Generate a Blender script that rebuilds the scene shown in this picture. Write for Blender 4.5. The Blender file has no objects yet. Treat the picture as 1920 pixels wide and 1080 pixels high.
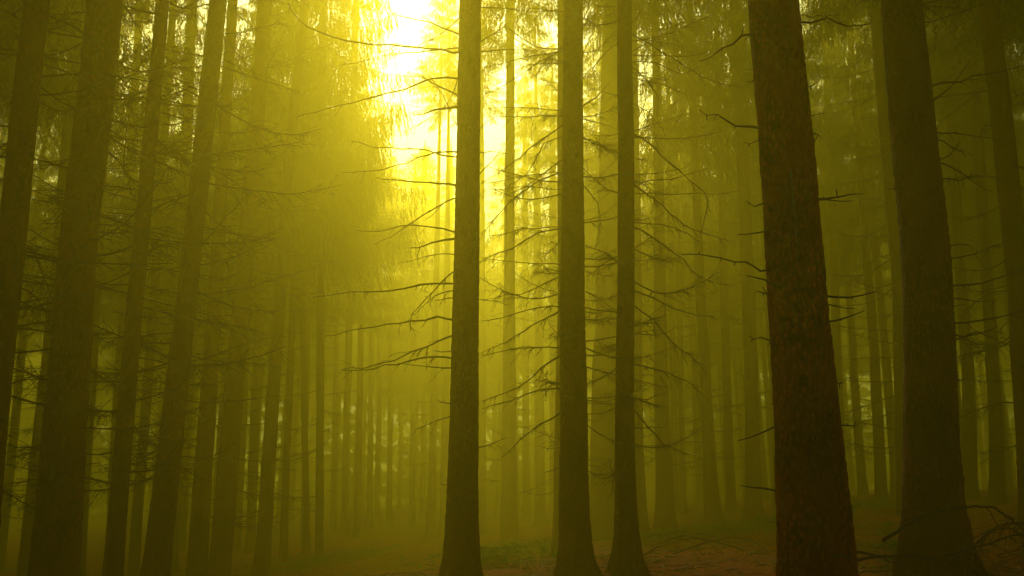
import bpy, math, random
import numpy as np
from mathutils import Vector, Matrix, noise
R = math.radians
scene = bpy.context.scene

# ------------------------------------------------------------------ camera
F = 1760.0                      # focal length in photo pixels (1920 wide)
PITCH = R(12.4)
EYE = Vector((0, 0, 1.3))
cam_d = bpy.data.cameras.new('camera'); cam = bpy.data.objects.new('camera', cam_d)
scene.collection.objects.link(cam); scene.camera = cam
cam_d.sensor_width = 36; cam_d.lens = 36 * F / 1920
cam_d.clip_start = .05; cam_d.clip_end = 2000
cam.location = EYE; cam.rotation_euler = (R(90) + PITCH, 0, 0)

# ------------------------------------------------------------------ light
SUN_EL, SUN_AZ = R(29), R(-6)   # towards the gap in the canopy; azimuth from +Y, positive to the right
world = bpy.data.worlds.new('World'); scene.world = world; world.use_nodes = True
wn = world.node_tree.nodes; wl = world.node_tree.links
bg = wn['Background']; sky = wn.new('ShaderNodeTexSky'); sky.sky_type = 'NISHITA'; sky.sun_disc = False
sky.sun_elevation = SUN_EL; sky.sun_rotation = SUN_AZ
sky.air_density = 1.0; sky.dust_density = 6.0; sky.ozone_density = 1.0
tint = wn.new('ShaderNodeMixRGB'); tint.blend_type = 'MULTIPLY'; tint.inputs[0].default_value = 1; tint.inputs[2].default_value = (.85, 1, .72, 1)
wl.new(sky.outputs[0], tint.inputs[1]); wl.new(tint.outputs[0], bg.inputs[0]); bg.inputs[1].default_value = .105
sd = bpy.data.lights.new('sun', 'SUN'); sun = bpy.data.objects.new('sun', sd); scene.collection.objects.link(sun)
sd.energy = 4.6; sd.angle = R(6); sd.color = (1, .77, .45)
sdir = Vector((math.sin(SUN_AZ) * math.cos(SUN_EL), math.cos(SUN_AZ) * math.cos(SUN_EL), math.sin(SUN_EL)))
sun.rotation_euler = sdir.to_track_quat('Z', 'Y').to_euler(); sun.location = (0, 0, 40)
scene.view_settings.view_transform = 'Standard'; scene.view_settings.look = 'None'
scene.view_settings.exposure = .3; scene.view_settings.gamma = 1
cy = scene.cycles
cy.volume_bounces = 1; cy.max_bounces = 4; cy.diffuse_bounces = 1; cy.transparent_max_bounces = 8
cy.use_denoising = True; cy.volume_step_rate = 1
cy.sample_clamp_indirect = 4
HAZE_DENSITY = .0285

# ------------------------------------------------------------------ materials
def mat(name):
    m = bpy.data.materials.new(name); m.use_nodes = True
    return m, m.node_tree.nodes, m.node_tree.links
def ramp(n, stops):
    r = n.new('ShaderNodeValToRGB'); e = r.color_ramp.elements
    while len(e) < len(stops): e.new(.5)
    for i, (p, c) in enumerate(stops): e[i].position = p; e[i].color = (*c, 1)
    return r
def bark(name, c0, c1, c2, scale=1.0, bump=.6, detail=True):
    m, n, l = mat(name); b = n['Principled BSDF']; b.inputs['Roughness'].default_value = .85
    b.inputs['Specular IOR Level'].default_value = .1
    tc = n.new('ShaderNodeTexCoord'); mp = n.new('ShaderNodeMapping'); l.new(tc.outputs['Object'], mp.inputs[0])
    mp.inputs['Scale'].default_value = (scale, scale, scale * .55)
    wv = n.new('ShaderNodeTexNoise'); wv.inputs['Scale'].default_value = 3; wv.inputs['Detail'].default_value = 2
    l.new(mp.outputs[0], wv.inputs[0])
    mx = n.new('ShaderNodeMixRGB'); mx.blend_type = 'ADD'; mx.inputs[0].default_value = .12
    l.new(mp.outputs[0], mx.inputs[1]); l.new(wv.outputs[1], mx.inputs[2])
    vo = n.new('ShaderNodeTexVoronoi'); vo.feature = 'F1'; vo.inputs['Scale'].default_value = 42
    vo.inputs['Randomness'].default_value = 1; l.new(mx.outputs[0], vo.inputs[0])
    no = n.new('ShaderNodeTexNoise'); no.inputs['Scale'].default_value = 55; no.inputs['Detail'].default_value = 6
    l.new(mp.outputs[0], no.inputs[0])
    big = n.new('ShaderNodeTexNoise'); big.inputs['Scale'].default_value = 2.2; big.inputs['Detail'].default_value = 4
    l.new(mp.outputs[0], big.inputs[0])
    r1 = ramp(n, [(.3, c0), (.52, c1), (.75, c2)]); l.new(big.outputs[0], r1.inputs[0])
    r2 = ramp(n, [(.05, (1.5, 1.4, 1.3)), (.35, (.75, .75, .75)), (.6, (.3, .3, .3))]); l.new(vo.outputs['Distance'], r2.inputs[0])
    m2 = n.new('ShaderNodeMixRGB'); m2.blend_type = 'MULTIPLY'
    pt = n.new('ShaderNodeTexNoise'); pt.inputs['Scale'].default_value = 5; pt.inputs['Detail'].default_value = 3; l.new(mp.outputs[0], pt.inputs[0])
    pr = ramp(n, [(.38, (.15, .15, .15)), (.62, (1, 1, 1))]); l.new(pt.outputs[0], pr.inputs[0]); l.new(pr.outputs[0], m2.inputs[0])
    l.new(r1.outputs[0], m2.inputs[1]); l.new(r2.outputs[0], m2.inputs[2]); l.new(m2.outputs[0], b.inputs['Base Color'])
    if detail:
        ma = n.new('ShaderNodeMath'); ma.operation = 'SUBTRACT'; l.new(no.outputs[0], ma.inputs[0]); l.new(vo.outputs['Distance'], ma.inputs[1])
        bp = n.new('ShaderNodeBump'); bp.inputs['Strength'].default_value = bump; bp.inputs['Distance'].default_value = .02
        l.new(ma.outputs[0], bp.inputs['Height']); l.new(bp.outputs[0], b.inputs['Normal'])
    return m
M_RED = bark('bark_reddish', (.20, .035, .008), (.46, .075, .018), (.62, .14, .03), 1.0, 1.0)
M_DARK = bark('bark_dark', (.11, .028, .008), (.22, .05, .013), (.30, .075, .02), .9, .7)
M_FAR = bark('bark_far', (.10, .042, .015), (.16, .062, .02), (.19, .075, .025), .7, .3, False)
m, n, l = mat('dead_wood'); n['Principled BSDF'].inputs['Base Color'].default_value = (.075, .05, .028, 1); n['Principled BSDF'].inputs['Roughness'].default_value = .9; M_TWIG = m
def leafy(name, c0, c1, tr=.45):
    m, n, l = mat(name); n.remove(n['Principled BSDF']); out = n['Material Output']
    d = n.new('ShaderNodeBsdfDiffuse'); t = n.new('ShaderNodeBsdfTranslucent'); mx = n.new('ShaderNodeMixShader')
    tc = n.new('ShaderNodeTexCoord'); no = n.new('ShaderNodeTexNoise'); no.inputs['Scale'].default_value = 1.3
    no.inputs['Detail'].default_value = 5; l.new(tc.outputs['Object'], no.inputs[0])
    r = ramp(n, [(.35, c0), (.65, c1)]); l.new(no.outputs[0], r.inputs[0])
    for s in (d, t): l.new(r.outputs[0], s.inputs[0])
    mx.inputs[0].default_value = tr; l.new(d.outputs[0], mx.inputs[1]); l.new(t.outputs[0], mx.inputs[2]); l.new(mx.outputs[0], out.inputs[0])
    return m
M_NEEDLE = leafy('spruce_needles', (.035, .06, .02), (.08, .12, .03))
M_HERB = leafy('herb_leaf', (.06, .19, .03), (.12, .32, .05), .3)

# ------------------------------------------------------------------ helpers
def at(x, y, Y):
    """point of the vertical plane at depth Y seen at photo pixel x, y"""
    a = (x - 960) / F; b = (y - 540) / F
    d = Vector((a, math.cos(PITCH) + b * math.sin(PITCH), math.sin(PITCH) - b * math.cos(PITCH)))
    return EYE + d * (Y / d.y)
def pxsize(y, Y):
    b = (y - 540) / F
    return Y / (math.cos(PITCH) + b * math.sin(PITCH)) / F
class MB:
    def __init__(s): s.v = []; s.f = []
    def tube(s, pts, rad, seg=5, cap=True):
        o = len(s.v); k = len(pts)
        for i, p in enumerate(pts):
            t = (pts[min(i + 1, k - 1)] - pts[max(i - 1, 0)]).normalized()
            u = t.cross(Vector((0.13, .2, 1)) if abs(t.z) < .9 else Vector((1, 0, 0))).normalized(); w = t.cross(u)
            for j in range(seg):
                a = 2 * math.pi * j / seg
                s.v.append(p + (u * math.cos(a) + w * math.sin(a)) * rad[i])
        for i in range(k - 1):
            for j in range(seg):
                j2 = (j + 1) % seg
                s.f.append((o + i * seg + j, o + i * seg + j2, o + (i + 1) * seg + j2, o + (i + 1) * seg + j))
        if cap: s.f.append(tuple(o + (k - 1) * seg + j for j in range(seg))); s.f.append(tuple(o + j for j in reversed(range(seg))))
    def quad(s, c, a, b):
        o = len(s.v); s.v += [c - a - b, c + a - b, c + a + b, c - a + b]; s.f.append((o, o + 1, o + 2, o + 3))
    def mesh(s, name, m, smooth=False):
        me = bpy.data.meshes.new(name); me.from_pydata([tuple(v) for v in s.v], [], s.f); me.materials.append(m)
        if smooth: me.polygons.foreach_set('use_smooth', [True] * len(me.polygons))
        me.update(); return me
def link(name, data, parent=None):
    o = bpy.data.objects.new(name, data); scene.collection.objects.link(o)
    if parent: o.parent = parent
    return o
def tag(o, label=None, cat=None, group=None, kind=None):
    if label: o['label'] = label
    if cat: o['category'] = cat
    if group: o['group'] = group
    if kind: o['kind'] = kind
    return o

# ------------------------------------------------------------------ terrain
ANCH = [(1077, 1088, 10.5), (1176, 1090, 10.8), (1132, 1035, 24), (1249, 1010, 23), (1205, 1003, 22), (1337, 970, 26), (1413, 972, 26),
        (956, 1028, 28), (807, 1045, 28), (1750, 1072, 7.6), (1700, 948, 22), (1652, 935, 31), (1818, 935, 27), (669, 1022, 37),
        (97, 1200, 7.5), (410, 1115, 19), (491, 1100, 22), (560, 1055, 30), (866, 1125, 9.8), (1537, 1240, 5), (1860, 945, 24),
        (200, 1080, 30)]
_A = [at(*a) for a in ANCH] + [Vector((0, 0, 0)), Vector((-3, 2, -.1)), Vector((3, 2, .1)), Vector((0, -12, 0)), Vector((-30, 30, -1.6)), Vector((34, 30, 2.3)),
     Vector((-30, 0, -.9)), Vector((30, 0, 1.6)), Vector((-60, 90, -1.6)), Vector((0, 90, .6)), Vector((60, 90, 2.6))]
_P = np.array([[p.x, p.y] for p in _A]); _Z = np.array([p.z for p in _A])
_LS = np.linalg.lstsq(np.c_[np.ones(len(_P)), _P / 30], _Z, rcond=None)[0]
_RES = _Z - np.c_[np.ones(len(_P)), _P / 30] @ _LS
def gz(x, y):
    xx = max(-60, min(60, x)); yy = max(-20, min(95, y))
    d = _P - np.array([xx, yy]); q = (d * d).sum(1); s = 2.2 + .09 * abs(yy)
    w = np.exp(-q / (2 * s * s)) + 1e-5 / (1 + q)
    return float(_LS[0] + _LS[1] * xx / 30 + _LS[2] * yy / 30 + (w * _RES).sum() / (w.sum() + .02))
def axis(lo, hi, near, fine, grow):
    out = [0.0]
    for sgn in (1, -1):
        p, st = 0, fine
        while True:
            p += st
            if p > near: st *= grow
            q = sgn * p
            if q > hi or q < lo: out.append(hi if sgn > 0 else lo); break
            out.append(q)
    return sorted(set(out))
gx = axis(-117, 117, 14, .22, 1.12); gy = [v + 10 for v in axis(-33, 137, 16, .22, 1.12)]
gv = []
for y in gy:
    for x in gx:
        nz = noise.noise(Vector((x * .7, y * .7, 3))) * .07 + noise.noise(Vector((x * 2.6, y * 2.6, 7))) * .03
        gv.append((x, y, gz(x, y) + nz))
nx = len(gx)
gf = [(j * nx + i, j * nx + i + 1, (j + 1) * nx + i + 1, (j + 1) * nx + i) for j in range(len(gy) - 1) for i in range(nx - 1)]
gm = bpy.data.meshes.new('forest_floor'); gm.from_pydata(gv, [], gf); gm.polygons.foreach_set('use_smooth', [True] * len(gm.polygons))
m, n, l = mat('needle_litter'); b = n['Principled BSDF']; b.inputs['Roughness'].default_value = .95; b.inputs['Specular IOR Level'].default_value = .03
tc = n.new('ShaderNodeTexCoord')
n1 = n.new('ShaderNodeTexNoise'); n1.inputs['Scale'].default_value = .55; n1.inputs['Detail'].default_value = 6
n2 = n.new('ShaderNodeTexNoise'); n2.inputs['Scale'].default_value = 26; n2.inputs['Detail'].default_value = 8
for q in (n1, n2): l.new(tc.outputs['Object'], q.inputs[0])
r1 = ramp(n, [(.40, (.36, .075, .012)), (.55, (.27, .065, .013)), (.70, (.08, .09, .012))]); l.new(n1.outputs[0], r1.inputs[0])
r2 = ramp(n, [(.35, (.35, .35, .35)), (.55, (1, 1, 1)), (.72, (1.7, 1.5, 1.2))]); l.new(n2.outputs[0], r2.inputs[0])
mm = n.new('ShaderNodeMixRGB'); mm.blend_type = 'MULTIPLY'; mm.inputs[0].default_value = 1
l.new(r1.outputs[0], mm.inputs[1]); l.new(r2.outputs[0], mm.inputs[2]); l.new(mm.outputs[0], b.inputs['Base Color'])
bp = n.new('ShaderNodeBump'); bp.inputs['Distance'].default_value = .05; l.new(n2.outputs[0], bp.inputs['Height']); l.new(bp.outputs[0], b.inputs['Normal'])
gm.materials.append(m)
tag(link('ground', gm), kind='structure')

# ------------------------------------------------------------------ branches
def twig_path(rng, p, d, L, n=6, wob=.16, grav=-.05):
    pts = [p.copy()]; d = d.normalized()
    for i in range(n):
        d = (d + Vector((rng.gauss(0, wob), rng.gauss(0, wob), rng.gauss(0, wob) + grav))).normalized()
        pts.append(pts[-1] + d * (L / n))
    return pts
def add_twigs(mb, rng, pts, rad, dens, L, depth=2, gravity=-.06, droop=0.0):
    """side twigs along a path, each ending in finer ones"""
    tot = sum((pts[i + 1] - pts[i]).length for i in range(len(pts) - 1))
    for k in range(int(tot * dens + rng.random())):
        u = rng.uniform(.12, .97) * (len(pts) - 1); i = int(u); p = pts[i].lerp(pts[i + 1], u - i)
        t = (pts[i + 1] - pts[i]).normalized(); side = t.cross(Vector((0, 0, 1)))
        if side.length < .1: side = Vector((1, 0, 0))
        side = side.normalized() * rng.choice((-1, 1))
        d = t * rng.uniform(.35, 1.1) + side * rng.uniform(.3, 1) + Vector((0, 0, rng.gauss(-droop, .38)))
        l_ = L * rng.uniform(.3, 1.15) * (1.1 - .6 * u / len(pts)); r0 = max(.0026, min(rad[i] * .5, .005))
        tp = twig_path(rng, p, d, l_, 5, .14, gravity)
        tr = [r0 * (1 - .7 * j / 5) for j in range(6)]
        mb.tube(tp, tr, 3, False)
        if depth > 1 and l_ > .14: add_twigs(mb, rng, tp, tr, dens * .9, l_ * .42, depth - 1, gravity, droop)
def template(seed, kind):
    """a dead branch two metres long pointing along +X"""
    rng = random.Random(seed); n = 12; pts = [Vector((0, 0, 0))]
    if kind == 'flat': pitch0, curl = rng.uniform(-.3, .05), rng.uniform(-.01, .035)
    elif kind == 'arc': pitch0, curl = rng.uniform(-.75, -.35), rng.uniform(.05, .11)
    else: pitch0, curl = rng.uniform(.1, .5), rng.uniform(-.12, -.04)
    yaw = 0
    for i in range(n):
        pitch0 += curl + rng.gauss(0, .05); yaw += rng.gauss(0, .07)
        d = Vector((math.cos(yaw) * math.cos(pitch0), math.sin(yaw), math.sin(pitch0)))
        pts.append(pts[-1] + d * (2 / n))
    rad = [.016 * (1 - .76 * i / n) for i in range(n + 1)]
    mb = MB(); mb.tube(pts, rad, 4)
    add_twigs(mb, rng, pts, rad, rng.uniform(13, 22), .5, 2, -.05, .12)
    return mb.mesh('branch', M_TWIG)
TEMPL = {k: [template(100 * i + j, k) for j in range(7)] for i, k in enumerate(('flat', 'arc', 'rise'))}
def stub_mesh(seed):
    rng = random.Random(seed); mb = MB(); pts = twig_path(rng, Vector((0, 0, 0)), Vector((1, 0, rng.uniform(-.2, .2))), .3, 4, .12, 0)
    rad = [.008, .007, .006, .0045, .003]; mb.tube(pts, rad, 4); add_twigs(mb, rng, pts, rad, 5, .07, 1); return mb.mesh('branch_stub', M_TWIG)
STUBS = [stub_mesh(s) for s in range(5)]

# ------------------------------------------------------------------ crowns
def crown(seed, L=13.0, RAD=2.7, boughs=120):
    rng = random.Random(seed); mb = MB(); wood = MB(); up = Vector((0, 0, 1))
    for k in range(boughs):
        f = ((k + rng.random()) / boughs) ** 1.15; z = L * f * .98
        r_ = RAD * (1 - f) ** .75 * rng.uniform(.65, 1.12) * (.8 + .2 * min(1, z / 1.5)) + .15
        az = k * 2.39996 + rng.gauss(0, .3); h = Vector((math.cos(az), math.sin(az), 0)); s_ = Vector((-h.y, h.x, 0))
        dr = rng.uniform(.35, .75) * (1 - .6 * f); n = max(4, int(r_ / .13)); path = []
        for i in range(n + 1):
            u = i / n; path.append(Vector((0, 0, z)) + h * (r_ * u) + up * (-dr * r_ * u + .28 * r_ * u ** 2.5) + s_ * (.1 * math.sin(u * 3 + k)))
        wood.tube(path, [.02 * (1 - .8 * i / n) for i in range(n + 1)], 3, False)
        for i in range(1, n + 1):
            u = i / n
            if u < .22: continue
            for sd_ in (-1, 1):
                for q in range(4):
                    w_ = rng.uniform(0, .42) * (1.1 - u * .7) * (1 if q else .35)
                    p = path[i] + s_ * sd_ * w_ + h * rng.uniform(-.1, .1) - up * (w_ * .5)
                    hang = rng.uniform(.18, .6) * (.6 + .5 * (1 - f)); d = (-up + h * rng.uniform(-.1, .35) + s_ * sd_ * rng.uniform(-.1, .4)).normalized()
                    m_ = max(2, int(hang / .09))
                    for j in range(m_):
                        c = p + d * (hang * (j + .5) / m_)
                        dd = (d + Vector((rng.gauss(0, .35), rng.gauss(0, .35), rng.gauss(0, .2)))).normalized()
                        a = dd.cross(Vector((rng.gauss(0, 1), rng.gauss(0, 1), .2))).normalized()
                        mb.quad(c, a * rng.uniform(.006, .012), dd * rng.uniform(.04, .08))
    me = mb; o = len(me.v); nf = len(me.f)
    me.v += wood.v; me.f += [tuple(i + o for i in f) for f in wood.f]
    ms = me.mesh('crown', M_NEEDLE); ms.materials.append(M_TWIG)
    idx = [0] * nf + [1] * (len(me.f) - nf); ms.polygons.foreach_set('material_index', idx); return ms
CROWNS = [crown(11), crown(12), crown(13, 13, 2.4, 100), crown(14, 13, 3.1, 135)]
DENSE = crown(15, 13, 3.0, 240)

# ------------------------------------------------------------------ trees
MAIN = 'spruce trunks standing in the fog'; FARG = 'spruces fading into the far fog'
def trunk_mesh(rng, prof, base, H, seg, step, rough, mat_, flare):
    """prof: list of (z, x, r) from the ground up in world space, at depth Y; returns a mesh in the tree's own space"""
    prof = sorted(prof); Z = [p[0] for p in prof]; X = [p[1] for p in prof]; Rr = [p[2] for p in prof]
    z0 = base.z; ztop = max(H + z0, Z[-1] + 1.5)
    sx = (X[-1] - X[0]) / (Z[-1] - Z[0])
    def ax(z):
        if z < Z[0]: return X[0] + (z - Z[0]) * ((X[1] - X[0]) / (Z[1] - Z[0])) * .6
        if z > Z[-1]: return X[-1] + sx * (z - Z[-1])
        return float(np.interp(z, Z, X))
    def rad(z):
        if z < Z[0]: return Rr[0] * (1 + .05 * (Z[0] - z))
        if z > Z[-1]: return max(.012, Rr[-1] * (1 - min(1, (z - Z[-1]) / (ztop - Z[-1])) ** .9))
        return float(np.interp(z, Z, Rr))
    zs = []; z = z0 - .25
    zvis = Z[-1] + .5
    while z < ztop - .05:
        zs.append(z); z += step if z < zvis else max(step, .6)
    zs.append(ztop)
    # smooth axis and radius
    ker = .45
    AX = [np.mean([ax(q + o) for o in (-ker, -ker / 2, 0, ker / 2, ker)]) for q in zs]
    RD = [np.mean([rad(q + o) for o in (-ker, 0, ker)]) for q in zs]
    v = []; ph = rng.uniform(0, 6.28); sd_ = rng.uniform(0, 50); nl = rng.choice((4, 5, 6)); ph2 = rng.uniform(0, 6.28)
    ps = rng.uniform(0, 100)
    for zi, xx, rr in zip(zs, AX, RD):
        h = zi - z0
        fl = flare * math.exp(-max(h, 0) / .24)
        wy = .03 * math.sin(zi * .6 + ps); xx += .1 * rr * noise.noise(Vector((0, ps, zi * .8)))
        for j in range(seg):
            a = 2 * math.pi * j / seg
            ca, sa = math.cos(a), math.sin(a)
            k = 1 + fl * (.35 + 1.0 * max(0, math.cos(nl * a + ph + .5 * math.sin(2 * a + ph2))) ** 1.4 + .35 * math.cos(a + ph2)) + .025 * noise.noise(Vector((ca * 1.5, sa * 1.5, zi * 1.2 + sd_)))
            if rough and zi < zvis:
                if seg > 100:
                    q = Vector((ca * rr * 38, sa * rr * 38, zi * 22 + sd_)); dd_ = noise.voronoi(q)[0]
                    k += .045 * min(dd_[1] - dd_[0], .45) + .03 * noise.noise(Vector((ca * rr * 6, sa * rr * 6, zi * 4)))
                k += rough * (noise.noise(Vector((ca * rr * 28, sa * rr * 28, zi * 16 + sd_))) + .6 * noise.noise(Vector((ca * rr * 70, sa * rr * 70, zi * 38 + sd_))))
            v.append((xx - base.x + ca * rr * k, wy + sa * rr * k, zi - z0))
    f = [(i * seg + j, i * seg + (j + 1) % seg, (i + 1) * seg + (j + 1) % seg, (i + 1) * seg + j) for i in range(len(zs) - 1) for j in range(seg)]
    f.append(tuple((len(zs) - 1) * seg + j for j in range(seg)))
    me = bpy.data.meshes.new('trunk'); me.from_pydata(v, [], f); me.materials.append(mat_)
    me.polygons.foreach_set('use_smooth', [True] * len(f)); me.update()
    return me, ax, rad
NBR = [0]
def place_branch(root, rng, base, ax, rad, Y, z, az, L, kind, mesh=None):
    me = mesh or rng.choice(TEMPL[kind]); o = link('branch', me, root); NBR[0] += 1
    r = rad(z) * .8; o.location = (ax(z) - base.x + math.cos(az) * r, math.sin(az) * r, z - base.z)
    s = L / (2 if mesh is None else .3); o.scale = (s, s * rng.choice((-1, 1)), s)
    o.scale = (s, s, s * 1.0); o.rotation_euler = (rng.gauss(0, .25), rng.gauss(0, .08), az)
    return o
def make_tree(pts, Y, label, H=24, crown_z=None, cs=1.0, nbr=20, brL=(.5, 1.6), kinds=('flat',), brz=(1.2, None), side=None, stubs=0, mat_=None, seed=0, flare=.45, group=MAIN, explicit=(), base_y=None, variant=None):
    """pts: (photo y, x, width) down the trunk"""
    rng = random.Random(seed * 7 + 3); nbr = int(nbr * 1.35) if Y < 32 else nbr
    prof = []
    for (py, px, w) in pts:
        p = at(px, py, Y); prof.append((p.z, p.x, w / 2 * pxsize(py, Y)))
    prof.sort()
    lowx = prof[0][1]
    bx = lowx; bz = gz(bx, Y)
    base = Vector((bx, Y, bz))
    root = link('spruce_tree', None); root.location = base; root.empty_display_size = .3
    tag(root, label, 'tree', group)
    near = Y < 8.2
    seg, step, rough = (150, .014, .03) if Y < 5.5 else (84, .025, .05) if near else ((44, .05, .05) if Y < 20 else (14, .3, .0))
    me, ax, rad = trunk_mesh(rng, prof, base, H, seg, step, rough, mat_ or (M_DARK if Y < 20 else M_FAR), flare)
    link('trunk', me, root)
    ztop_vis = EYE.z + Y * .6
    cz = crown_z if crown_z else max(ztop_vis + 3.0, 10)
    lo = bz + brz[0]; hi = brz[1] + bz if brz[1] else min(cz + .5, ztop_vis + 1)
    for k in range(nbr):
        z = lo + (hi - lo) * (k + rng.random()) / nbr
        if side == 'L': az = math.pi + rng.uniform(-1.1, 1.1)
        elif side == 'R': az = rng.uniform(-1.1, 1.1)
        else: az = rng.uniform(0, 6.283)
        place_branch(root, rng, base, ax, rad, Y, z, az, rng.uniform(*brL) * (.8 if Y < 12 else 1), rng.choice(kinds))
    for k in range(stubs):
        z = lo + (hi - lo) * rng.random()
        place_branch(root, rng, base, ax, rad, Y, z, rng.uniform(0, 6.28), rng.uniform(.08, .3), '', rng.choice(STUBS))
    for e in explicit:
        pp, r0 = e[0], e[1]; dens = e[2] if len(e) > 2 else 6
        tilt = rng.uniform(-.35, .35); tl = (e[3] if len(e) > 3 else .35) * .85
        w0 = at(pp[0][0], pp[0][1], Y); raw = []
        ctr = ax(w0.z)
        sgn = 1 if pp[-1][0] > pp[0][0] else -1
        for (x, y) in pp:
            p = at(x, y, Y); q = at(x, y, Y + tilt * abs(p.x - w0.x)); raw.append(q)
        raw[0] = Vector((ctr + sgn * rad(w0.z) * .85, Y, w0.z))
        # smooth, subdivide, roughen
        fine = []
        for i in range(len(raw) - 1):
            p0 = raw[max(i - 1, 0)]; p1 = raw[i]; p2 = raw[i + 1]; p3 = raw[min(i + 2, len(raw) - 1)]
            m_ = max(2, int((p2 - p1).length / .12))
            for j in range(m_):
                t = j / m_
                fine.append(.5 * ((2 * p1) + (p2 - p0) * t + (2 * p0 - 5 * p1 + 4 * p2 - p3) * t * t + (-p0 + 3 * p1 - 3 * p2 + p3) * t ** 3))
        fine.append(raw[-1])
        fine = [p + Vector((0, rng.gauss(0, .01), rng.gauss(0, .009))) if 0 < i else p for i, p in enumerate(fine)]
        n_ = len(fine) - 1; rr = [r0 * .86 * (1 - .72 * i / n_) * rng.uniform(.88, 1.12) for i in range(n_ + 1)]
        mb = MB(); loc = fine[0].copy(); fine = [p - loc for p in fine]
        mb.tube(fine, rr, 6); add_twigs(mb, rng, fine, rr, dens * (2.6 if 10.4 < Y < 10.9 else 1.9), tl, 2, -.08, .3)
        # short broken spurs
        for q in range(n_):
            if rng.random() < .7: mb.tube([fine[q], fine[q] + Vector((rng.gauss(0, .012), rng.gauss(0, .02), rng.gauss(0, .022)))], [.004, .003], 3, False)
        o = link('branch', mb.mesh('branch', M_TWIG, True), root); o.location = loc - base
    if cz:
        if Y < 20 and cs == 1.0: cs = 1.3
        if 20 <= Y < 36 and bx > .6: cs *= .8 if bx < 3 else 1.05; cz += 1.5 if bx < 3 else .5
        c = link('crown', DENSE if variant == 4 else CROWNS[(seed if variant is None else variant) % len(CROWNS)], root)
        zz = cz; c.location = (ax(zz) - base.x, 0, zz - bz)
        slope = (ax(zz + 5) - ax(zz)) / 5
        hz = max(3, H + bz - zz) / 13
        c.scale = (cs, cs, hz); c.rotation_euler = (0, math.atan(slope), rng.uniform(0, 6.28)) if False else (0, math.atan(slope), 0)
    return root

# --- left side
make_tree([(0, 73, 43), (250, 46, 47), (540, 15, 50), (1080, -45, 62)], 6.6, 'dark slim spruce leaving the picture at its lower left corner', nbr=44, brL=(.4, 1.5), kinds=('flat', 'flat', 'rise'), seed=1, stubs=10)
make_tree([(0, 200, 61), (540, 139, 67), (1080, 97, 86)], 7.5, 'thick dark spruce, second trunk from the left edge, densely set with dead twigs', nbr=60, brL=(.5, 1.7), kinds=('flat', 'flat', 'arc'), seed=2, stubs=14)
make_tree([(0, 303, 24), (540, 256, 29), (1080, 215, 34)], 9, 'thin dark spruce between the thick left trunk and a leaning mid-brown one', nbr=56, brL=(.5, 1.9), kinds=('flat', 'arc', 'flat'), seed=3, H=19, stubs=8)
make_tree([(0, 408, 32), (540, 352, 37), (1080, 295, 50)], 10, 'mid-sized spruce leaning right with long drooping twigs across its upper trunk', nbr=50, brL=(.6, 2.1), kinds=('arc', 'flat'), seed=4, stubs=8)
make_tree([(0, 437, 18), (540, 403, 26), (1080, 368, 38)], 18, 'thin hazy spruce close before a thicker hazy trunk on the left', nbr=44, brL=(.5, 1.6), seed=5)
make_tree([(0, 497, 26), (540, 456, 33), (1080, 410, 42)], 19, 'thick hazy spruce, the right one of a close pair on the left', nbr=50, brL=(.5, 1.8), kinds=('flat', 'arc'), seed=6)
make_tree([(0, 573, 18), (270, 545, 18), (540, 525, 22), (1080, 491, 30)], 22, 'slender brown spruce in front of the drooping green crown', nbr=54, brL=(.5, 1.6), kinds=('flat', 'arc'), seed=7)
make_tree([(300, 558, 10), (800, 540, 14), (1070, 530, 16)], 30, 'faint thin spruce just right of the slender brown trunk by the drooping crown', nbr=26, seed=8)
make_tree([(0, 150, 20), (540, 105, 26), (1080, 50, 32)], 22, 'hazy spruce showing between the two darkest trunks at the left', nbr=40, seed=9)
make_tree([(0, 212, 12), (400, 190, 14), (1080, 150, 20)], 26, 'hazy thin spruce peeping out along the right edge of the thick left trunk', nbr=26, seed=10)
make_tree([(0, 325, 13), (540, 290, 17), (1080, 250, 21)], 26, 'hazy spruce standing in the gap right of the thin dark trunk', nbr=34, seed=11)
make_tree([(0, 606, 13), (500, 602, 14), (1060, 598, 16)], 28, 'spruce with a low drooping green crown beside the bright opening', crown_z=9.2, cs=1.12, nbr=20, seed=12, H=28, variant=4)
make_tree([(0, 548, 10), (500, 566, 12), (1045, 575, 14)], 33, 'hazy spruce with a full crown just left of the drooping green crown', crown_z=10, cs=1.35, nbr=8, seed=17, H=28, variant=4)
make_tree([(0, 360, 18), (1080, 320, 24)], 27, 'hazy spruce with low boughs behind the leaning mid-sized trunk', crown_z=9.5, cs=1.1, nbr=26, seed=13)
make_tree([(0, 262, 14), (1080, 205, 22)], 31, 'pale spruce with low boughs behind the thin dark trunk', crown_z=9.0, cs=1.2, nbr=20, seed=14)

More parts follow.
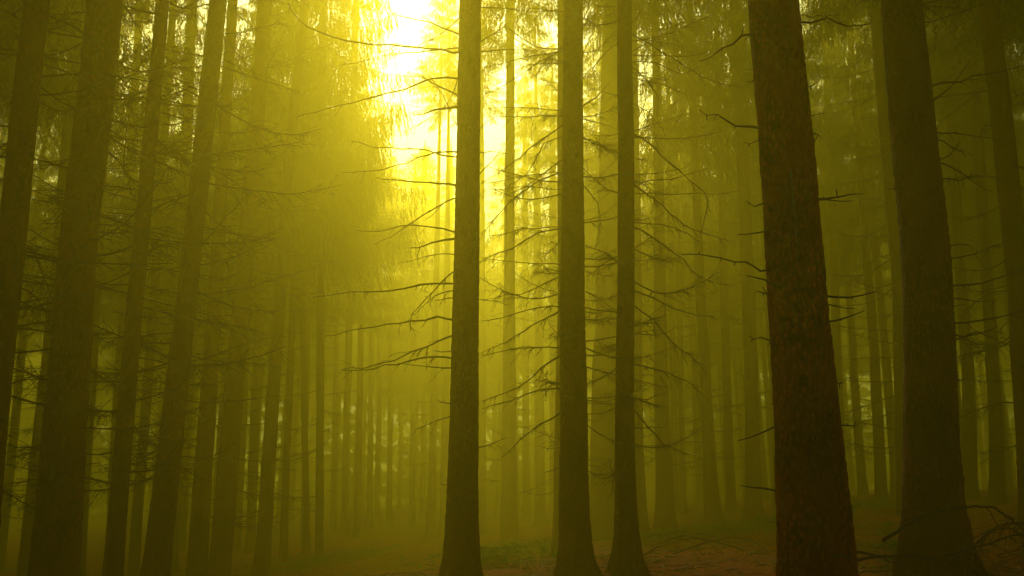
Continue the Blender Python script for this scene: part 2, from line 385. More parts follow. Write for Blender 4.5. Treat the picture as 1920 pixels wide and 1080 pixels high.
# --- centre
C1 = [([(858, 98), (760, 88), (680, 81), (620, 68), (560, 38), (540, 8)], .014, 3), ([(770, 89), (700, 108), (630, 123)], .010, 3), ([(860, 66), (830, 50), (735, 25)], .013, 3),
      ([(857, 180), (815, 158), (785, 145), (742, 140)], .011, 5), ([(857, 148), (810, 147), (760, 166), (660, 192), (556, 218)], .013, 4, .3), ([(855, 200), (815, 207), (777, 217)], .017, 1),
      ([(854, 285), (820, 286), (745, 310), (690, 322), (640, 322)], .012, 4, .3), ([(854, 295), (800, 284), (755, 279), (700, 274), (657, 265)], .011, 4, .25),
      ([(853, 348), (820, 343), (760, 341), (705, 333)], .014, 3), ([(853, 370), (810, 392), (770, 420), (700, 460)], .010, 4), ([(851, 436), (800, 426), (750, 422), (710, 434), (668, 432)], .011, 3, .2),
      ([(851, 448), (810, 456), (768, 468)], .017, 1), ([(850, 477), (800, 480), (744, 493)], .007, 2), ([(849, 532), (790, 532), (730, 545), (660, 549), (586, 558)], .014, 3, .15),
      ([(848, 600), (820, 594), (770, 604), (700, 612), (609, 631)], .014, 3, .2), ([(848, 628), (800, 650), (740, 672), (680, 690), (640, 692)], .012, 8, .35), ([(848, 672), (815, 670), (765, 676), (700, 690), (643, 694)], .014, 3, .2),
      ([(847, 690), (800, 687), (745, 681)], .010, 2), ([(847, 508), (830, 525), (800, 560), (772, 590), (770, 620)], .010, 10, .3), ([(847, 545), (815, 555), (775, 590)], .009, 6),
      ([(846, 757), (832, 755), (818, 750)], .010, 1), ([(846, 780), (820, 788), (781, 802)], .009, 3), ([(842, 910), (834, 910), (826, 907)], .009, 0), ([(856, 30), (830, 60), (770, 92)], .009, 6),
      ([(856, 130), (835, 200), (745, 255)], .007, 8, .3), ([(855, 240), (830, 180), (790, 120)], .007, 6), ([(903, 14), (950, 16), (1040, 22)], .008, 5), ([(903, 97), (950, 96), (995, 92)], .008, 6),
      ([(903, 80), (930, 60), (957, 38)], .009, 4), ([(900, 284), (920, 284), (942, 285)], .009, 2), ([(900, 330), (940, 280), (958, 245)], .007, 5), ([(898, 840), (920, 832), (948, 822)], .009, 5), ([(898, 560), (930, 566), (962, 570)], .006, 4)]
make_tree([(0, 882, 40), (270, 878, 44), (540, 873, 49), (900, 869, 57), (1080, 866, 66)], 9.8, 'tall brown spruce in the centre with long crooked dead branches reaching left', nbr=0, stubs=16, seed=21, explicit=C1, brz=(2.2, None), crown_z=11.5, H=25)
C2 = [([(1052, 22), (1000, 16), (905, 15)], .008, 6), ([(1056, 96), (1000, 105), (905, 128)], .009, 8), ([(1056, 88), (1010, 118), (950, 155), (903, 180)], .010, 9), ([(1056, 117), (1015, 120), (975, 119)], .009, 4),
      ([(1054, 205), (1000, 204), (905, 200)], .007, 8), ([(1053, 217), (990, 218), (905, 219)], .008, 8), ([(1053, 232), (1020, 260), (960, 305), (903, 345)], .011, 9, .3),
      ([(1053, 256), (1020, 272), (985, 330), (950, 350)], .008, 10, .3), ([(1053, 322), (1010, 340), (950, 385), (903, 440)], .012, 9, .3), ([(1053, 326), (990, 326), (903, 345)], .008, 8), ([(1053, 356), (1000, 352), (905, 356)], .007, 8),
      ([(1052, 428), (1010, 436), (960, 465), (903, 487)], .012, 8, .28), ([(1052, 426), (1000, 428), (905, 442)], .008, 8), ([(1052, 497), (1010, 494), (905, 484)], .008, 6), ([(1051, 517), (1020, 532), (975, 552), (903, 560)], .009, 6),
      ([(1051, 576), (1010, 575), (960, 590), (903, 603)], .010, 8, .25), ([(1051, 580), (1000, 610), (950, 642), (903, 660)], .012, 8, .28), ([(1051, 653), (1000, 650), (950, 655), (903, 668)], .010, 9, .3),
      ([(1051, 665), (1015, 690), (975, 725), (903, 752)], .013, 6, .25), ([(1051, 728), (1010, 732), (960, 750), (903, 768)], .012, 6, .25), ([(1050, 772), (1010, 800), (975, 825), (940, 858)], .013, 6, .2),
      ([(1051, 832), (1045, 842), (1010, 835)], .007, 3), ([(1094, 98), (1120, 92), (1160, 50)], .009, 6), ([(1094, 45), (1120, 46), (1145, 40)], .009, 4), ([(1094, 200), (1120, 180), (1145, 155)], .009, 2), ([(1095, 222), (1125, 230), (1160, 245)], .009, 7, .25),
      ([(1095, 260), (1110, 262), (1160, 292)], .009, 7), ([(1096, 330), (1130, 332), (1200, 326), (1290, 315)], .009, 7, .25), ([(1096, 345), (1120, 380), (1125, 420), (1115, 470)], .008, 8, .2), ([(1096, 418), (1140, 412), (1200, 392)], .009, 7),
      ([(1097, 500), (1150, 495), (1210, 487), (1270, 484)], .009, 7), ([(1098, 545), (1130, 565), (1160, 590)], .009, 6), ([(1100, 640), (1150, 632), (1240, 618)], .010, 5), ([(1100, 665), (1130, 667), (1160, 672)], .009, 4), ([(1101, 750), (1125, 752), (1155, 748)], .008, 4)]
make_tree([(0, 1075, 36), (270, 1075, 39), (540, 1073, 46), (800, 1076, 52), (1000, 1077, 58), (1070, 1078, 64)], 10.5, 'dark straight spruce right of the centre one with twigs sloping down to its left', nbr=30, brL=(.5, 1.6), kinds=('arc', 'flat', 'arc'), stubs=14, seed=22, explicit=C2, crown_z=12, H=24, flare=.7)
make_tree([(0, 1056, 22), (540, 1058, 24), (1080, 1051, 34)], 18, 'thin spruce half hidden behind the left edge of the dark straight trunk', nbr=20, kinds=('arc', 'flat'), brL=(.6, 1.5), seed=23, crown_z=13)
make_tree([(0, 1146, 31), (270, 1143, 38), (540, 1139, 44), (800, 1133, 52), (1030, 1133, 60)], 24, 'thick faded spruce behind and between the two dark middle trunks', nbr=16, seed=24, crown_z=14, H=26)
C5 = [([(1183, 62), (1220, 85), (1260, 108), (1320, 145), (1395, 165)], .012, 7, .3), ([(1185, 102), (1240, 106), (1290, 106), (1326, 98)], .010, 6, .2), ([(1185, 116), (1230, 120), (1278, 138), (1318, 120)], .010, 5, .2), ([(1278, 138), (1285, 175), (1280, 210), (1258, 245)], .007, 6, .2),
      ([(1186, 124), (1215, 155), (1234, 182), (1230, 220)], .009, 6, .2), ([(1187, 98), (1210, 85), (1230, 73)], .010, 2), ([(1188, 192), (1215, 212), (1245, 245)], .008, 6), ([(1189, 246), (1230, 232), (1282, 216)], .009, 5),
      ([(1190, 251), (1225, 275), (1275, 322), (1322, 362), (1325, 395), (1312, 440)], .014, 6, .28), ([(1322, 363), (1355, 364), (1384, 356)], .008, 3), ([(1190, 340), (1240, 338), (1290, 326), (1328, 314)], .010, 5, .2),
      ([(1190, 346), (1225, 372), (1270, 412), (1300, 433), (1362, 448)], .013, 8, .35), ([(1190, 417), (1240, 422), (1290, 438), (1318, 462)], .009, 8, .3), ([(1190, 425), (1230, 448), (1280, 487), (1310, 520), (1365, 535)], .012, 8, .32),
      ([(1192, 545), (1225, 560), (1262, 578), (1310, 592), (1340, 594)], .013, 5, .25), ([(1190, 572), (1225, 600), (1260, 640), (1310, 680), (1325, 705)], .012, 7, .3), ([(1192, 625), (1235, 628), (1270, 612)], .009, 3), ([(1192, 683), (1230, 693), (1290, 715), (1330, 752)], .012, 7, .3),
      ([(1191, 767), (1215, 800), (1245, 832), (1302, 856)], .012, 5, .2), ([(1191, 802), (1220, 802), (1255, 804)], .009, 4), ([(1191, 750), (1215, 748), (1235, 735)], .008, 3), ([(1157, 80), (1125, 110), (1100, 150)], .007, 8, .3), ([(1158, 480), (1130, 495), (1100, 520)], .008, 8),
      ([(1158, 180), (1130, 172), (1105, 165)], .007, 9, .3), ([(1158, 250), (1125, 256), (1100, 255)], .007, 8)]
make_tree([(0, 1170, 27), (270, 1174, 30), (540, 1174, 32), (800, 1172, 36), (1000, 1174, 43), (1070, 1178, 50)], 10.8, 'narrower dark spruce whose long dead branches slope down to the right', nbr=28, brL=(.5, 1.8), kinds=('arc', 'flat'), stubs=12, seed=25, explicit=C5, crown_z=12, H=22, flare=.75)
make_tree([(0, 1228, 14), (270, 1234, 18), (540, 1237, 22), (690, 1240, 26), (840, 1243, 30), (1000, 1247, 38)], 23, 'hazy spruce with a flared foot beside the fern patch', nbr=34, seed=26, crown_z=12.5)
make_tree([(0, 1186, 14), (540, 1195, 18), (840, 1196, 20), (1000, 1203, 26)], 22, 'thin spruce hidden behind the right edge of the narrower dark trunk', nbr=16, seed=27, crown_z=13)
make_tree([(0, 1292, 13), (270, 1303, 16), (540, 1312, 18), (690, 1321, 21), (840, 1329, 25), (960, 1336, 32)], 26, 'hazy spruce bending right, with one faint trunk between it and the next', nbr=30, seed=28, crown_z=11, cs=1.1)
make_tree([(0, 1378, 20), (270, 1392, 22), (540, 1402, 24), (800, 1411, 27), (960, 1413, 33)], 26, 'hazy straight spruce just left of the big reddish trunk', nbr=30, seed=29, crown_z=12)
make_tree([(270, 1350, 12), (690, 1362, 16), (940, 1370, 20)], 32, 'faint spruce between two hazy ones left of the big reddish trunk', nbr=20, seed=30, crown_z=11, cs=1.2)
make_tree([(300, 1255, 10), (840, 1264, 13), (960, 1266, 15)], 34, 'faint narrow spruce touching the right side of the flared hazy one', nbr=16, seed=31)
make_tree([(300, 1268, 10), (840, 1279, 12), (955, 1281, 14)], 36, 'second faint narrow spruce right of the flared hazy one', nbr=14, seed=32)
make_tree([(0, 958, 15), (400, 955, 19), (540, 955, 21), (800, 954, 27), (1020, 955, 34)], 28, 'faded spruce alone in the bright fog between the two middle dark trunks', nbr=26, seed=33, crown_z=15.5, H=25, cs=.8)
make_tree([(300, 903, 11), (800, 904, 14), (1000, 904, 17)], 40, 'faint spruce along the right side of the tall central trunk', nbr=10, seed=34, crown_z=18.5, cs=.6, H=25)
make_tree([(300, 984, 11), (800, 986, 13), (1000, 987, 15)], 50, 'very faint narrow spruce next to the faded one in the bright fog', nbr=8, seed=35, crown_z=18.5, cs=.6, H=25)
make_tree([(300, 1006, 12), (800, 1012, 18), (1000, 1013, 21)], 42, 'faint spruce midway between the faded one and the dark straight trunk', nbr=14, seed=36, crown_z=18.5, cs=.6, H=25)
make_tree([(300, 1036, 12), (800, 1038, 15), (1000, 1039, 18)], 46, 'faint spruce close to the left side of the dark straight trunk', nbr=10, seed=37, crown_z=18.5, cs=.6, H=25)
make_tree([(560, 817, 12), (840, 812, 14), (1040, 806, 17)], 38, 'hazy narrow spruce a little left of the tall central trunk', nbr=24, seed=38, crown_z=18.5, cs=.6, H=25)
make_tree([(500, 838, 12), (840, 834, 15), (1030, 832, 18)], 40, 'faint spruce tucked behind the left side of the tall central trunk', nbr=16, seed=39, crown_z=18.5, cs=.6, H=25)
make_tree([(300, 797, 8), (1000, 792, 11)], 62, 'nearly vanished spruce added to block sky glow below the gap, left of the central trunk', nbr=0, seed=51, crown_z=9, cs=1.3, H=25.5, variant=4)  # added tree, its crown covers the lower part of the bright gap
make_tree([(300, 846, 7), (1000, 843, 10)], 68, 'nearly vanished spruce added to block sky glow just behind the left side of the central trunk', nbr=0, seed=52, crown_z=9, cs=1.3, H=26, variant=3)  # second added crown holding back the sky under the gap
# --- right
R1 = [([(1408, 58), (1390, 68), (1355, 92), (1312, 116)], .010, 4, .1), ([(1422, 241), (1380, 235), (1345, 218), (1309, 212)], .009, 4, .08), ([(1424, 268), (1405, 266), (1392, 276)], .004, 2), ([(1441, 504), (1400, 497), (1350, 484), (1277, 475)], .008, 3, .08),
      ([(1498, 41), (1550, 42), (1590, 46), (1635, 48)], .008, 4, .08), ([(1500, 39), (1520, 28), (1545, 36), (1572, 32)], .004, 3), ([(1534, 374), (1570, 370), (1617, 360)], .009, 4, .1), ([(1434, 384), (1415, 383), (1398, 382)], .007, 6, .06),
      ([(1420, 156), (1410, 155), (1400, 155)], .006, 1), ([(1446, 638), (1425, 637), (1403, 638)], .007, 6, .06), ([(1444, 550), (1430, 549), (1415, 551)], .006, 3, .05), ([(1573, 799), (1590, 799), (1610, 797)], .008, 0), ([(1512, 164), (1518, 163), (1522, 161)], .006, 2, .05),
      ([(1522, 255), (1530, 255), (1540, 252)], .006, 1), ([(1562, 716), (1570, 716), (1578, 716)], .007, 4, .04)]
make_tree([(0, 1450, 91), (270, 1477, 99), (540, 1495, 105), (800, 1514, 117), (1000, 1531, 138), (1080, 1537, 148)], 5, 'thickest spruce, reddish scaly bark with short broken side twigs', nbr=0, stubs=22, seed=41, explicit=R1, mat_=M_RED, brz=(.6, 5), crown_z=10, H=26, flare=.35)
big_tree = [o for o in bpy.data.objects if o.get('label', '').startswith('thickest spruce')][0]
def knot(px, py, w, hgt, sd):
    rr_ = random.Random(sd); u = (px - float(np.interp(py, [0, 270, 540, 800, 1000], [1450, 1477, 1495, 1514, 1531]))) / (float(np.interp(py, [0, 270, 540, 800, 1000], [91, 99, 105, 117, 138])) / 2)
    r = .154 * float(np.interp(py, [0, 1000], [.88, 1.25])); c = at(px, py, 5 - r * math.sqrt(max(0, 1 - u * u)) + .004); mb = MB(); N = 14; vs = []
    for i in range(6):
        f = i / 5; rad_ = (1, .85, .62, .42, .22, .03)[i]; out = (-.3, .5, .9, .75, .25, .0)[i]
        for j in range(N):
            a = 2 * math.pi * j / N; k = rad_ * (1 + .25 * noise.noise(Vector((math.cos(a) * 2, math.sin(a) * 2, sd + i * .3))))
            mb.v.append(Vector((math.cos(a) * w * k * .77, -.011 * out, math.sin(a) * hgt * k * .77)))
    for i in range(5):
        for j in range(N): mb.f.append((i * N + j, i * N + (j + 1) % N, (i + 1) * N + (j + 1) % N, (i + 1) * N + j))
    o = link('knot', mb.mesh('knot', M_KNOT, True), big_tree); o.location = c - big_tree.location; o.rotation_euler = (0, 0, math.asin(max(-.95, min(.95, u))))
M_KNOT = bark('bark_knot', (.10, .022, .007), (.20, .04, .012), (.32, .07, .02), 1.4, 1.0)
for i, q in enumerate([(1500, 482, .03, .035), (1488, 634, .055, .028), (1506, 712, .028, .04), (1470, 600, .03, .022), (1455, 235, .035, .03), (1510, 230, .03, .032), (1515, 372, .035, .03), (1445, 390, .025, .035), (1490, 812, .022, .025), (1552, 870, .03, .03), (1466, 20, .03, .025), (1497, 585, .025, .02)]): knot(*q, 300 + i)
rs = MB(); rg = random.Random(4)
rp = []; rr2 = []
for k in range(40):
    y = 318 + 4 * k; rp.append(at(1482 + (y - 318) * .09 + rg.gauss(0, .5), y, 5 - .150)); rr2.append(rg.choice((.0015, .002, .003, .0045, .006)))
rs.tube(rp, rr2, 6)
m, n, l = mat('resin'); n['Principled BSDF'].inputs['Base Color'].default_value = (.16, .12, .07, 1); n['Principled BSDF'].inputs['Roughness'].default_value = .3
rs.v = [v - big_tree.location for v in rs.v]; link('resin_streak', rs.mesh('resin_streak', m, True), big_tree)
R2 = [([(1722, 12), (1760, 0), (1800, -15)], .010, 5), ([(1724, 16), (1760, 12), (1798, 16)], .009, 4, .15), ([(1726, 42), (1780, 30), (1850, 5)], .009, 5, .15), ([(1741, 164), (1800, 150), (1850, 140), (1920, 122)], .010, 5, .2), ([(1745, 193), (1780, 165), (1820, 112)], .010, 4, .1),
      ([(1754, 247), (1790, 252), (1860, 257)], .009, 5, .12), ([(1756, 258), (1790, 275), (1812, 293)], .009, 4), ([(1760, 305), (1780, 290), (1801, 266)], .010, 4, .1), ([(1760, 303), (1800, 320), (1850, 356)], .009, 4), ([(1764, 338), (1800, 332), (1835, 329)], .010, 4),
      ([(1777, 462), (1800, 461), (1826, 463)], .009, 1), ([(1784, 486), (1830, 475), (1880, 455)], .008, 6, .2), ([(1786, 536), (1840, 530), (1915, 508)], .011, 4, .12), ([(1789, 559), (1830, 561), (1872, 562)], .008, 3), ([(1791, 606), (1850, 600), (1920, 585)], .011, 5, .2), ([(1791, 627), (1830, 631), (1875, 610)], .009, 7, .25),
      ([(1792, 640), (1830, 625), (1895, 648)], .008, 6, .2), ([(1797, 710), (1810, 709), (1815, 710)], .007, 1), ([(1700, 405), (1690, 402), (1686, 400)], .007, 1), ([(1703, 673), (1698, 672), (1692, 671)], .006, 1), ([(1650, 2), (1630, -2), (1605, 12)], .006, 2)]
make_tree([(0, 1686, 72), (270, 1717, 80), (540, 1741, 88), (800, 1752, 94), (940, 1753, 104), (1010, 1752, 118)], 7.6, 'dark spruce with a wide flared foot in the brushwood', nbr=0, stubs=12, seed=42, explicit=R2, mat_=M_DARK, brz=(1, 7), crown_z=11, H=25, flare=.7)
make_tree([(0, 1850, 35), (270, 1886, 38), (540, 1912, 42), (1000, 1940, 52)], 15, 'leaning dark spruce at the right edge of the picture', nbr=34, brL=(.6, 1.9), kinds=('flat', 'rise', 'arc'), seed=43, stubs=8, crown_z=12)
make_tree([(0, 1640, 24), (270, 1665, 28), (540, 1690, 31), (930, 1699, 38)], 22, 'hazy spruce just left of the dark flared trunk', nbr=26, brL=(.8, 2.2), side='L', kinds=('flat', 'arc'), seed=44, crown_z=13)
make_tree([(0, 1590, 10), (450, 1622, 15), (650, 1640, 18), (930, 1652, 22)], 31, 'faint spruce in the fog between the reddish trunk and the dark flared one', nbr=24, seed=45, crown_z=13)
make_tree([(0, 1768, 16), (400, 1795, 19), (700, 1815, 22), (930, 1820, 26)], 27, 'hazy spruce behind the twigs right of the dark flared trunk', nbr=30, brL=(.6, 1.8), seed=46, crown_z=12)
make_tree([(0, 1818, 18), (500, 1850, 21), (800, 1866, 24), (935, 1870, 28)], 24, 'hazy spruce between the flared dark trunk and the right edge one', nbr=26, seed=47, crown_z=12)
make_tree([(0, 1545, 12), (600, 1568, 16), (925, 1578, 20)], 36, 'very faint spruce showing just right of the reddish trunk', nbr=16, seed=48, crown_z=12)
# --- centre left, far
make_tree([(0, 668, 12), (1000, 646, 14)], 46, 'hazy spruce whose boughs hang lowest, behind the drooping green crown', crown_z=10, cs=1.6, nbr=0, seed=15, H=23, variant=0)
make_tree([(0, 505, 12), (1000, 470, 18)], 36, 'hazy spruce with low boughs behind the thick hazy pair', crown_z=9, cs=1.3, nbr=10, seed=16, H=24, variant=1)
for i, (x0, x1, w, Y, t) in enumerate([(680, 669, 13, 44, 'faint spruce, the darkest of the narrow row in the left middle fog'), (698, 692, 12, 52, 'faint spruce directly right of the darkest one in the narrow row'),
                                    (712, 707, 10, 56, 'thinnest spruce in the narrow row of the middle fog'), (733, 729, 11, 54, 'faint spruce closing the narrow row on its right'), (778, 772, 12, 54, 'faint lone spruce between the narrow row and the central trunk'),
                                    (634, 624, 12, 50, 'faint spruce a little left of the narrow row in the middle fog'), (582, 568, 10, 40, 'faint thin spruce under the drooping green crown')]):
    make_tree([(350, x0, w * .7), (700, (x0 + x1) / 2 + 1, w * .85), (1010, x1, w)], Y, t, nbr=8, seed=60 + i, crown_z=15 + (i % 3) * 1.5, H=22, cs=.9)
# --- forest behind, thinning out in the fog, with shading trees added to the sides
rng = random.Random(5); placed = [(o.location.x, o.location.y) for o in bpy.data.objects if o.name.startswith('spruce_tree')]
rows = 0; tries = 0
ZONES = [(130, 'in the fog left of the thick dark left trunk'), (310, 'in the fog beside the thin dark left trunk'), (480, 'in the fog behind the close pair on the left'),
         (640, 'in the fog under the drooping green crown'), (850, 'in the fog between the drooping crown and central trunk'), (1060, 'in the bright fog right of the central trunk'),
         (1240, 'in the fog behind the narrower dark trunk'), (1450, 'in the fog left of the reddish trunk'), (1700, 'in the fog right of the reddish trunk'), (9e9, 'in the dim fog right of the flared trunk')]
while rows < 165 and tries < 6000:
    tries += 1
    Y = 33 + 62 * rng.random() ** 1.25; X = rng.uniform(-.66, .66) * Y + rng.uniform(-4, 4)
    px = 960 + X / Y * F
    sector = 640 < px < 880 and Y < 60
    if 880 <= px < 1090 and Y < 50: continue
    if any((X - a) ** 2 + (Y - b) ** 2 < 5.5 for a, b in placed): continue
    if sector and (Y < 60 or rng.random() < .5): continue
    placed.append((X, Y)); rows += 1
    z = gz(X, Y); r = rng.uniform(.13, .21); lean = rng.gauss(0, .012)
    base = Vector((X, Y, z)); root = link('spruce_tree', None); root.location = base
    where = [w for lim, w in ZONES if px < lim][0]
    tag(root, ('pale spruce trunk ' if Y < 58 else 'barely visible spruce ') + where, 'tree', FARG)
    me, ax, rad = trunk_mesh(rng, [(z, X, r * 1.1), (z + 6, X + lean * 6, r * .9), (z + 14, X + lean * 14, r * .65)], base, 23, 10, 1.0, 0, M_FAR, .4)
    link('trunk', me, root)
    c = link('crown', CROWNS[rows % 4], root)
    cz = rng.uniform(9, 12) if not sector else rng.uniform(16, 18)
    H = rng.uniform(21, 25) if not sector else rng.uniform(21, 23)
    c.location = (ax(z + cz) - X, 0, cz); s = rng.uniform(.95, 1.25) * (.65 if sector else 1); c.scale = (s, s, (H - cz) / 13); c.rotation_euler = (0, 0, rng.uniform(0, 6.28))
    if Y < 48:
        for k in range(5): place_branch(root, rng, base, ax, rad, Y, z + rng.uniform(2, 12), rng.uniform(0, 6.28), rng.uniform(.6, 1.6), 'flat')
SIDE = [(-10.3, 16.5), (-12.6, 19), (-15.5, 25), (-18.5, 31), (-5.5, 4.5), (5.2, 4.2), (-2.2, -2.5), (2.6, -1.8), (-6, -2.5), (6, -2), (0, -6), (-4, -8), (4, -9), (-10, -4), (10, 0.5), (-8.5, 7.5), (8, 9.5), (-11, 12), (11, 14), (-7, -15), (7, -16), (14, -8), (-15, -6), (-16, 10), (-19, 16), (-23, 31), (-26, 20), (-12, 0), (-16, 3), (14, 2), (11, -3), (18, 13), (23, 26), (24, 14), (19, 6), (-5, -11), (5, -12), (10, -12), (-12, -8), (-9, -14), (-28, 36), (28, 33), (30, 24), (-31, 27), (-9, 5), (-8, 10.5), (-12, 15), (-14, 21), (-17, 28), (-21, 24), (-6.5, 1), (8.5, 6), (9.5, 12), (12, 17), (15, 22), (13.5, 9), (18, 27), (20, 20), (6.5, 1.5), (-3.5, -4), (3, -5), (-1, -9), (7, -6), (-8, -7), (1.8, -13)]  # unseen spruces added so their crowns shade the near fog and trunks
for i, (X, Y) in enumerate(SIDE):
    z = gz(X, Y); base = Vector((X, Y, z)); root = link('spruce_tree', None); root.location = base
    tag(root, 'spruce added out of view, its crown shading the near fog', 'tree', 'spruces added round the viewpoint for shade')
    me, ax, rad = trunk_mesh(rng, [(z, X, .2), (z + 6, X, .17), (z + 14, X, .12)], base, 23, 16, .4, 0, M_DARK, .5)
    link('trunk', me, root); c = link('crown', CROWNS[i % 4], root); c.location = (0, 0, max(9, 3 + .45 * Y)); c.scale = (1.6, 1.6, 1)

# low trees added far off to block sky glow at the horizon, boughs down to the ground: one mass nobody could count
rng = random.Random(9); thin = crown(31, 13, 3.0, 42)
tv = np.zeros(len(thin.vertices) * 3); thin.vertices.foreach_get('co', tv); tv = tv.reshape(-1, 3)
quads = np.array([p.vertices[:] for p in thin.polygons if len(p.vertices) == 4 and p.material_index == 0][::6])
used = np.unique(quads); remap = np.zeros(len(tv), int); remap[used] = np.arange(len(used)); tv = tv[used]; quads = remap[quads]
c4 = tv[quads].mean(1); big = tv.copy()
for j in range(4): big[quads[:, j]] = c4 + (tv[quads[:, j]] - c4) * np.array([6.5, 6.5, 2.6])
VV = []; FF = []; off = 0
for i in range(150):
    a = rng.uniform(-.80, .80); Y = rng.uniform(84, 122); X = max(-108, min(108, math.tan(a) * Y * .95)); k = rng.uniform(1.2, 1.7); t = rng.uniform(0, 6.28)
    M_ = np.array([[math.cos(t) * k, -math.sin(t) * k, 0], [math.sin(t) * k, math.cos(t) * k, 0], [0, 0, rng.uniform(1.15, 1.5)]])
    VV.append(big @ M_.T + np.array([X, Y, gz(X, Y) + .2])); FF.append(quads + off); off += len(big)
VV = np.concatenate(VV); FF = np.concatenate(FF)
fm = bpy.data.meshes.new('far_wood_screen'); fm.vertices.add(len(VV)); fm.vertices.foreach_set('co', VV.ravel())
fm.loops.add(FF.size); fm.loops.foreach_set('vertex_index', FF.ravel().astype(np.int32)); fm.polygons.add(len(FF))
fm.polygons.foreach_set('loop_start', np.arange(0, FF.size, 4, dtype=np.int32)); fm.update(calc_edges=True); fm.materials.append(M_NEEDLE)
tag(link('far_wood_screen', fm), 'dim wall of low boughed spruces added to block sky glow behind the far fog', 'wood', kind='stuff')
print('far wood quads', len(FF))

# ------------------------------------------------------------------ forest floor
def ground_at(x, y):
    a = (x - 960) / F; b = (y - 540) / F
    d = Vector((a, math.cos(PITCH) + b * math.sin(PITCH), math.sin(PITCH) - b * math.cos(PITCH))); t = 2.0
    while t < 60:
        p = EYE + d * t
        if p.z < gz(p.x, p.y): return p
        t += .1
    return EYE + d * 60
def gzn(x, y): return gz(x, y) + noise.noise(Vector((x * .7, y * .7, 3))) * .07 + noise.noise(Vector((x * 2.6, y * 2.6, 7))) * .03
rng = random.Random(77); hb_ = MB()
PATCH = [(1390, 1002, 1.8, 420), (1310, 1008, 1.5, 260), (1440, 988, 1.6, 300), (1225, 1015, 1.2, 130), (1350, 975, 2, 200), (960, 1045, 1.6, 300), (1010, 1035, 1.5, 260), (925, 1062, 1.2, 200), (1645, 948, 1.8, 260),
         (1600, 958, 1.6, 240), (600, 1056, 2.4, 300), (690, 1046, 2.2, 260), (560, 1072, 1.6, 200), (1850, 938, 1.6, 120), (1700, 1072, .35, 60), (1745, 1070, .3, 70), (1660, 1010, .6, 40), (1190, 1035, .6, 50)]
for (px, py, rr_, cnt) in PATCH:
    c = ground_at(px, py)
    for k in range(cnt):
        a = rng.uniform(0, 6.283); q = rr_ * abs(rng.gauss(0, .55)); x = c.x + math.cos(a) * q; y = c.y + math.sin(a) * q * 1.2; z = gzn(x, y)
        h = rng.uniform(.06, .28); top = Vector((x + rng.gauss(0, .03), y + rng.gauss(0, .03), z + h))
        hb_.tube([Vector((x, y, z - .02)), top], [.003, .002], 3, False)
        for j in range(rng.choice((3, 4, 5))):
            b_ = rng.uniform(0, 6.283); dd = Vector((math.cos(b_), math.sin(b_), rng.uniform(-.25, .25))).normalized(); L_ = rng.uniform(.025, .06)
            sd2 = dd.cross(Vector((0, 0, 1))).normalized() + Vector((0, 0, rng.uniform(-.3, .3)))
            o = len(hb_.v); hb_.v += [top, top + dd * L_ + sd2 * L_ * .55, top + dd * L_ * 2.0 + Vector((0, 0, -.01)), top + dd * L_ - sd2 * L_ * .55]; hb_.f.append((o, o + 1, o + 2, o + 3))
tag(link('ground_cover', hb_.mesh('ground_cover', M_HERB)), 'low green leafy herbs in patches on the forest floor', 'ground cover', kind='stuff')
m, n, l = mat('pale_stick'); n['Principled BSDF'].inputs['Base Color'].default_value = (.36, .2, .09, 1); n['Principled BSDF'].inputs['Roughness'].default_value = .7; M_PALE = m
lt = MB(); lp = MB()
for k in range(5200):
    Y = 5 + 26 * rng.random() ** 1.2; X = rng.uniform(-.35, .62) * Y; z = gzn(X, Y); a = rng.uniform(0, 3.14); L_ = rng.uniform(.03, .22)
    d = Vector((math.cos(a), math.sin(a), rng.gauss(.02, .12))) * L_; q = Vector((X, Y, z + .012)); r_ = rng.uniform(.003, .009)
    (lp if rng.random() < .22 else lt).tube([q - d * .5, q + Vector((rng.gauss(0, .01), rng.gauss(0, .01), .008)), q + d * .5], [r_, r_, r_ * .6], 4)
tag(link('twig_litter', lt.mesh('twig_litter', M_TWIG)), 'short dark broken twigs strewn over the needles', 'litter', kind='stuff')
tag(link('bark_litter', lp.mesh('bark_litter', M_PALE)), 'pale stick and bark bits strewn over the needles', 'litter', kind='stuff')
def fallen(pts, label, r0, dens, tl, seed, group=None, m_=None, droop=.2):
    r_ = random.Random(seed); n_ = len(pts) - 1; fine = []
    for i in range(n_):
        for j in range(6):
            t = j / 6; p0 = pts[max(i - 1, 0)]; p1 = pts[i]; p2 = pts[i + 1]; p3 = pts[min(i + 2, n_)]
            fine.append(.5 * ((2 * p1) + (p2 - p0) * t + (2 * p0 - 5 * p1 + 4 * p2 - p3) * t * t + (-p0 + 3 * p1 - 3 * p2 + p3) * t ** 3))
    fine.append(pts[-1]); k = len(fine) - 1; loc = fine[0].copy(); fine = [p - loc + Vector((r_.gauss(0, .004), r_.gauss(0, .006), r_.gauss(0, .004))) for p in fine]
    rad = [r0 * (1 - .7 * i / k) for i in range(k + 1)]; mb = MB(); mb.tube(fine, rad, 6); add_twigs(mb, r_, fine, rad, dens, tl, 2, -.1, droop)
    o = link('fallen_branch', mb.mesh('fallen_branch', m_ or M_TWIG, True)); o.location = loc; tag(o, label, 'branch', group); return o
P8 = lambda *q: [at(x, y, 6.6) for x, y in q]
fallen(P8((1655, 1014), (1700, 985), (1745, 962), (1800, 951), (1860, 952), (1900, 975), (1925, 1000)), 'long dark dead branch arching over the flared trunk foot', .014, 9, .3, 1, droop=.7)
fallen([at(x, y, 6.3) for x, y in ((1602, 1050), (1650, 1043), (1720, 1042), (1780, 1052), (1840, 1075))], 'reddish dead branch lying low across the flared trunk foot', .011, 10, .28, 2)
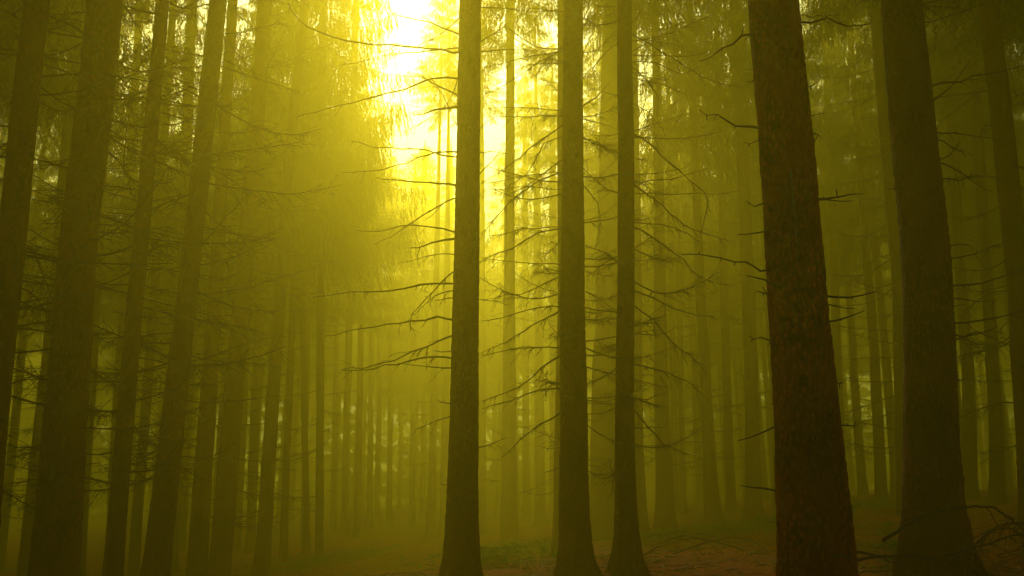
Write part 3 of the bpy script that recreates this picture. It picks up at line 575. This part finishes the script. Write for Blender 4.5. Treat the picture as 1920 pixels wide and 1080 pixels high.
fallen([at(x, y, 6.5) for x, y in ((1600, 1035), (1640, 1040), (1690, 1060), (1720, 1085))], 'short forked dead branch between the reddish and the flared trunk', .010, 9, .22, 3)
for i in range(7):
    c = at(rng.uniform(1850, 1970), rng.uniform(1010, 1090), rng.uniform(6.0, 7.4)); c.z = max(c.z, gzn(c.x, c.y) + .03); a = rng.uniform(-.6, .6) + (3.14 if i % 2 else 0); L_ = rng.uniform(.6, 1.3); up_ = rng.uniform(-.1, .25)
    d = Vector((math.cos(a), math.sin(a), 0)); q = [c - d * L_ * .5, c + Vector((0, 0, .12 + up_ * .3)), c + d * L_ * .3 + Vector((0, 0, .10)), c + d * L_ * .55 + Vector((0, 0, -.05))]
    fallen(q, 'dead twiggy branch in the tangled brushwood right of the flared trunk', rng.uniform(.004, .008), 12, .25, 20 + i, 'brushwood beside the flared trunk', droop=.5)
for i, (px, py) in enumerate([(1260, 1030), (1290, 1028), (1320, 1040), (1275, 1045), (1310, 1022), (1345, 1045)]):
    c = ground_at(px, py); d = Vector((1 if i % 2 else -1, rng.uniform(-.4, .4), 0)).normalized(); L_ = rng.uniform(.9, 1.5)
    q = [c - d * L_ * .5 + Vector((0, 0, .03)), c - d * .1 + Vector((0, 0, .2)), c + d * L_ * .3 + Vector((0, 0, .25)), c + d * L_ * .6 + Vector((0, 0, .05))]
    fallen(q, 'dark dead branch in the low heap in front of the herb patch', .012, 11, .3, 50 + i, 'branch heap before the herbs', droop=.6)
for i, (pa, pb, t) in enumerate([((1272, 1072), (1345, 1060), 'pale bare stick on the red needles right of the dark pair'), ((1400, 1042), (1440, 1036), 'short pale stick near the reddish trunk foot'), ((1180, 1075), (1222, 1068), 'pale stick beside the narrower dark trunk foot')]):
    A, B = ground_at(*pa), ground_at(*pb); A.z = gzn(A.x, A.y) + .02; B.z = gzn(B.x, B.y) + .03
    fallen([A, A.lerp(B, .5) + Vector((0, 0, .02)), B], t, .012, 1.2, .12, 70 + i, None, M_PALE)

# ------------------------------------------------------------------ haze
hb = MB(); x0, x1, y0, y1, z0, z1 = -118.5, 118.5, -24.5, 148.5, -6.0, 29.5
import itertools
hv = [(x, y, z) for z in (z0, z1) for y in (y0, y1) for x in (x0, x1)]
hm = bpy.data.meshes.new('haze'); hm.from_pydata(hv, [], [(0, 2, 3, 1), (4, 5, 7, 6), (0, 1, 5, 4), (2, 6, 7, 3), (0, 4, 6, 2), (1, 3, 7, 5)])
m, n, l = mat('haze'); n.remove(n['Principled BSDF']); pv = n.new('ShaderNodeVolumePrincipled')
pv.inputs['Color'].default_value = (1, .87, .055, 1); pv.inputs['Density'].default_value = HAZE_DENSITY
pv.inputs['Absorption Color'].default_value = (.3, .3, .02, 1)
pv.inputs['Anisotropy'].default_value = .71
l.new(pv.outputs[0], n['Material Output'].inputs['Volume']); hm.materials.append(m)
tag(link('haze', hm), kind='stuff')
print('branches', NBR[0], 'objects', len(bpy.data.objects))
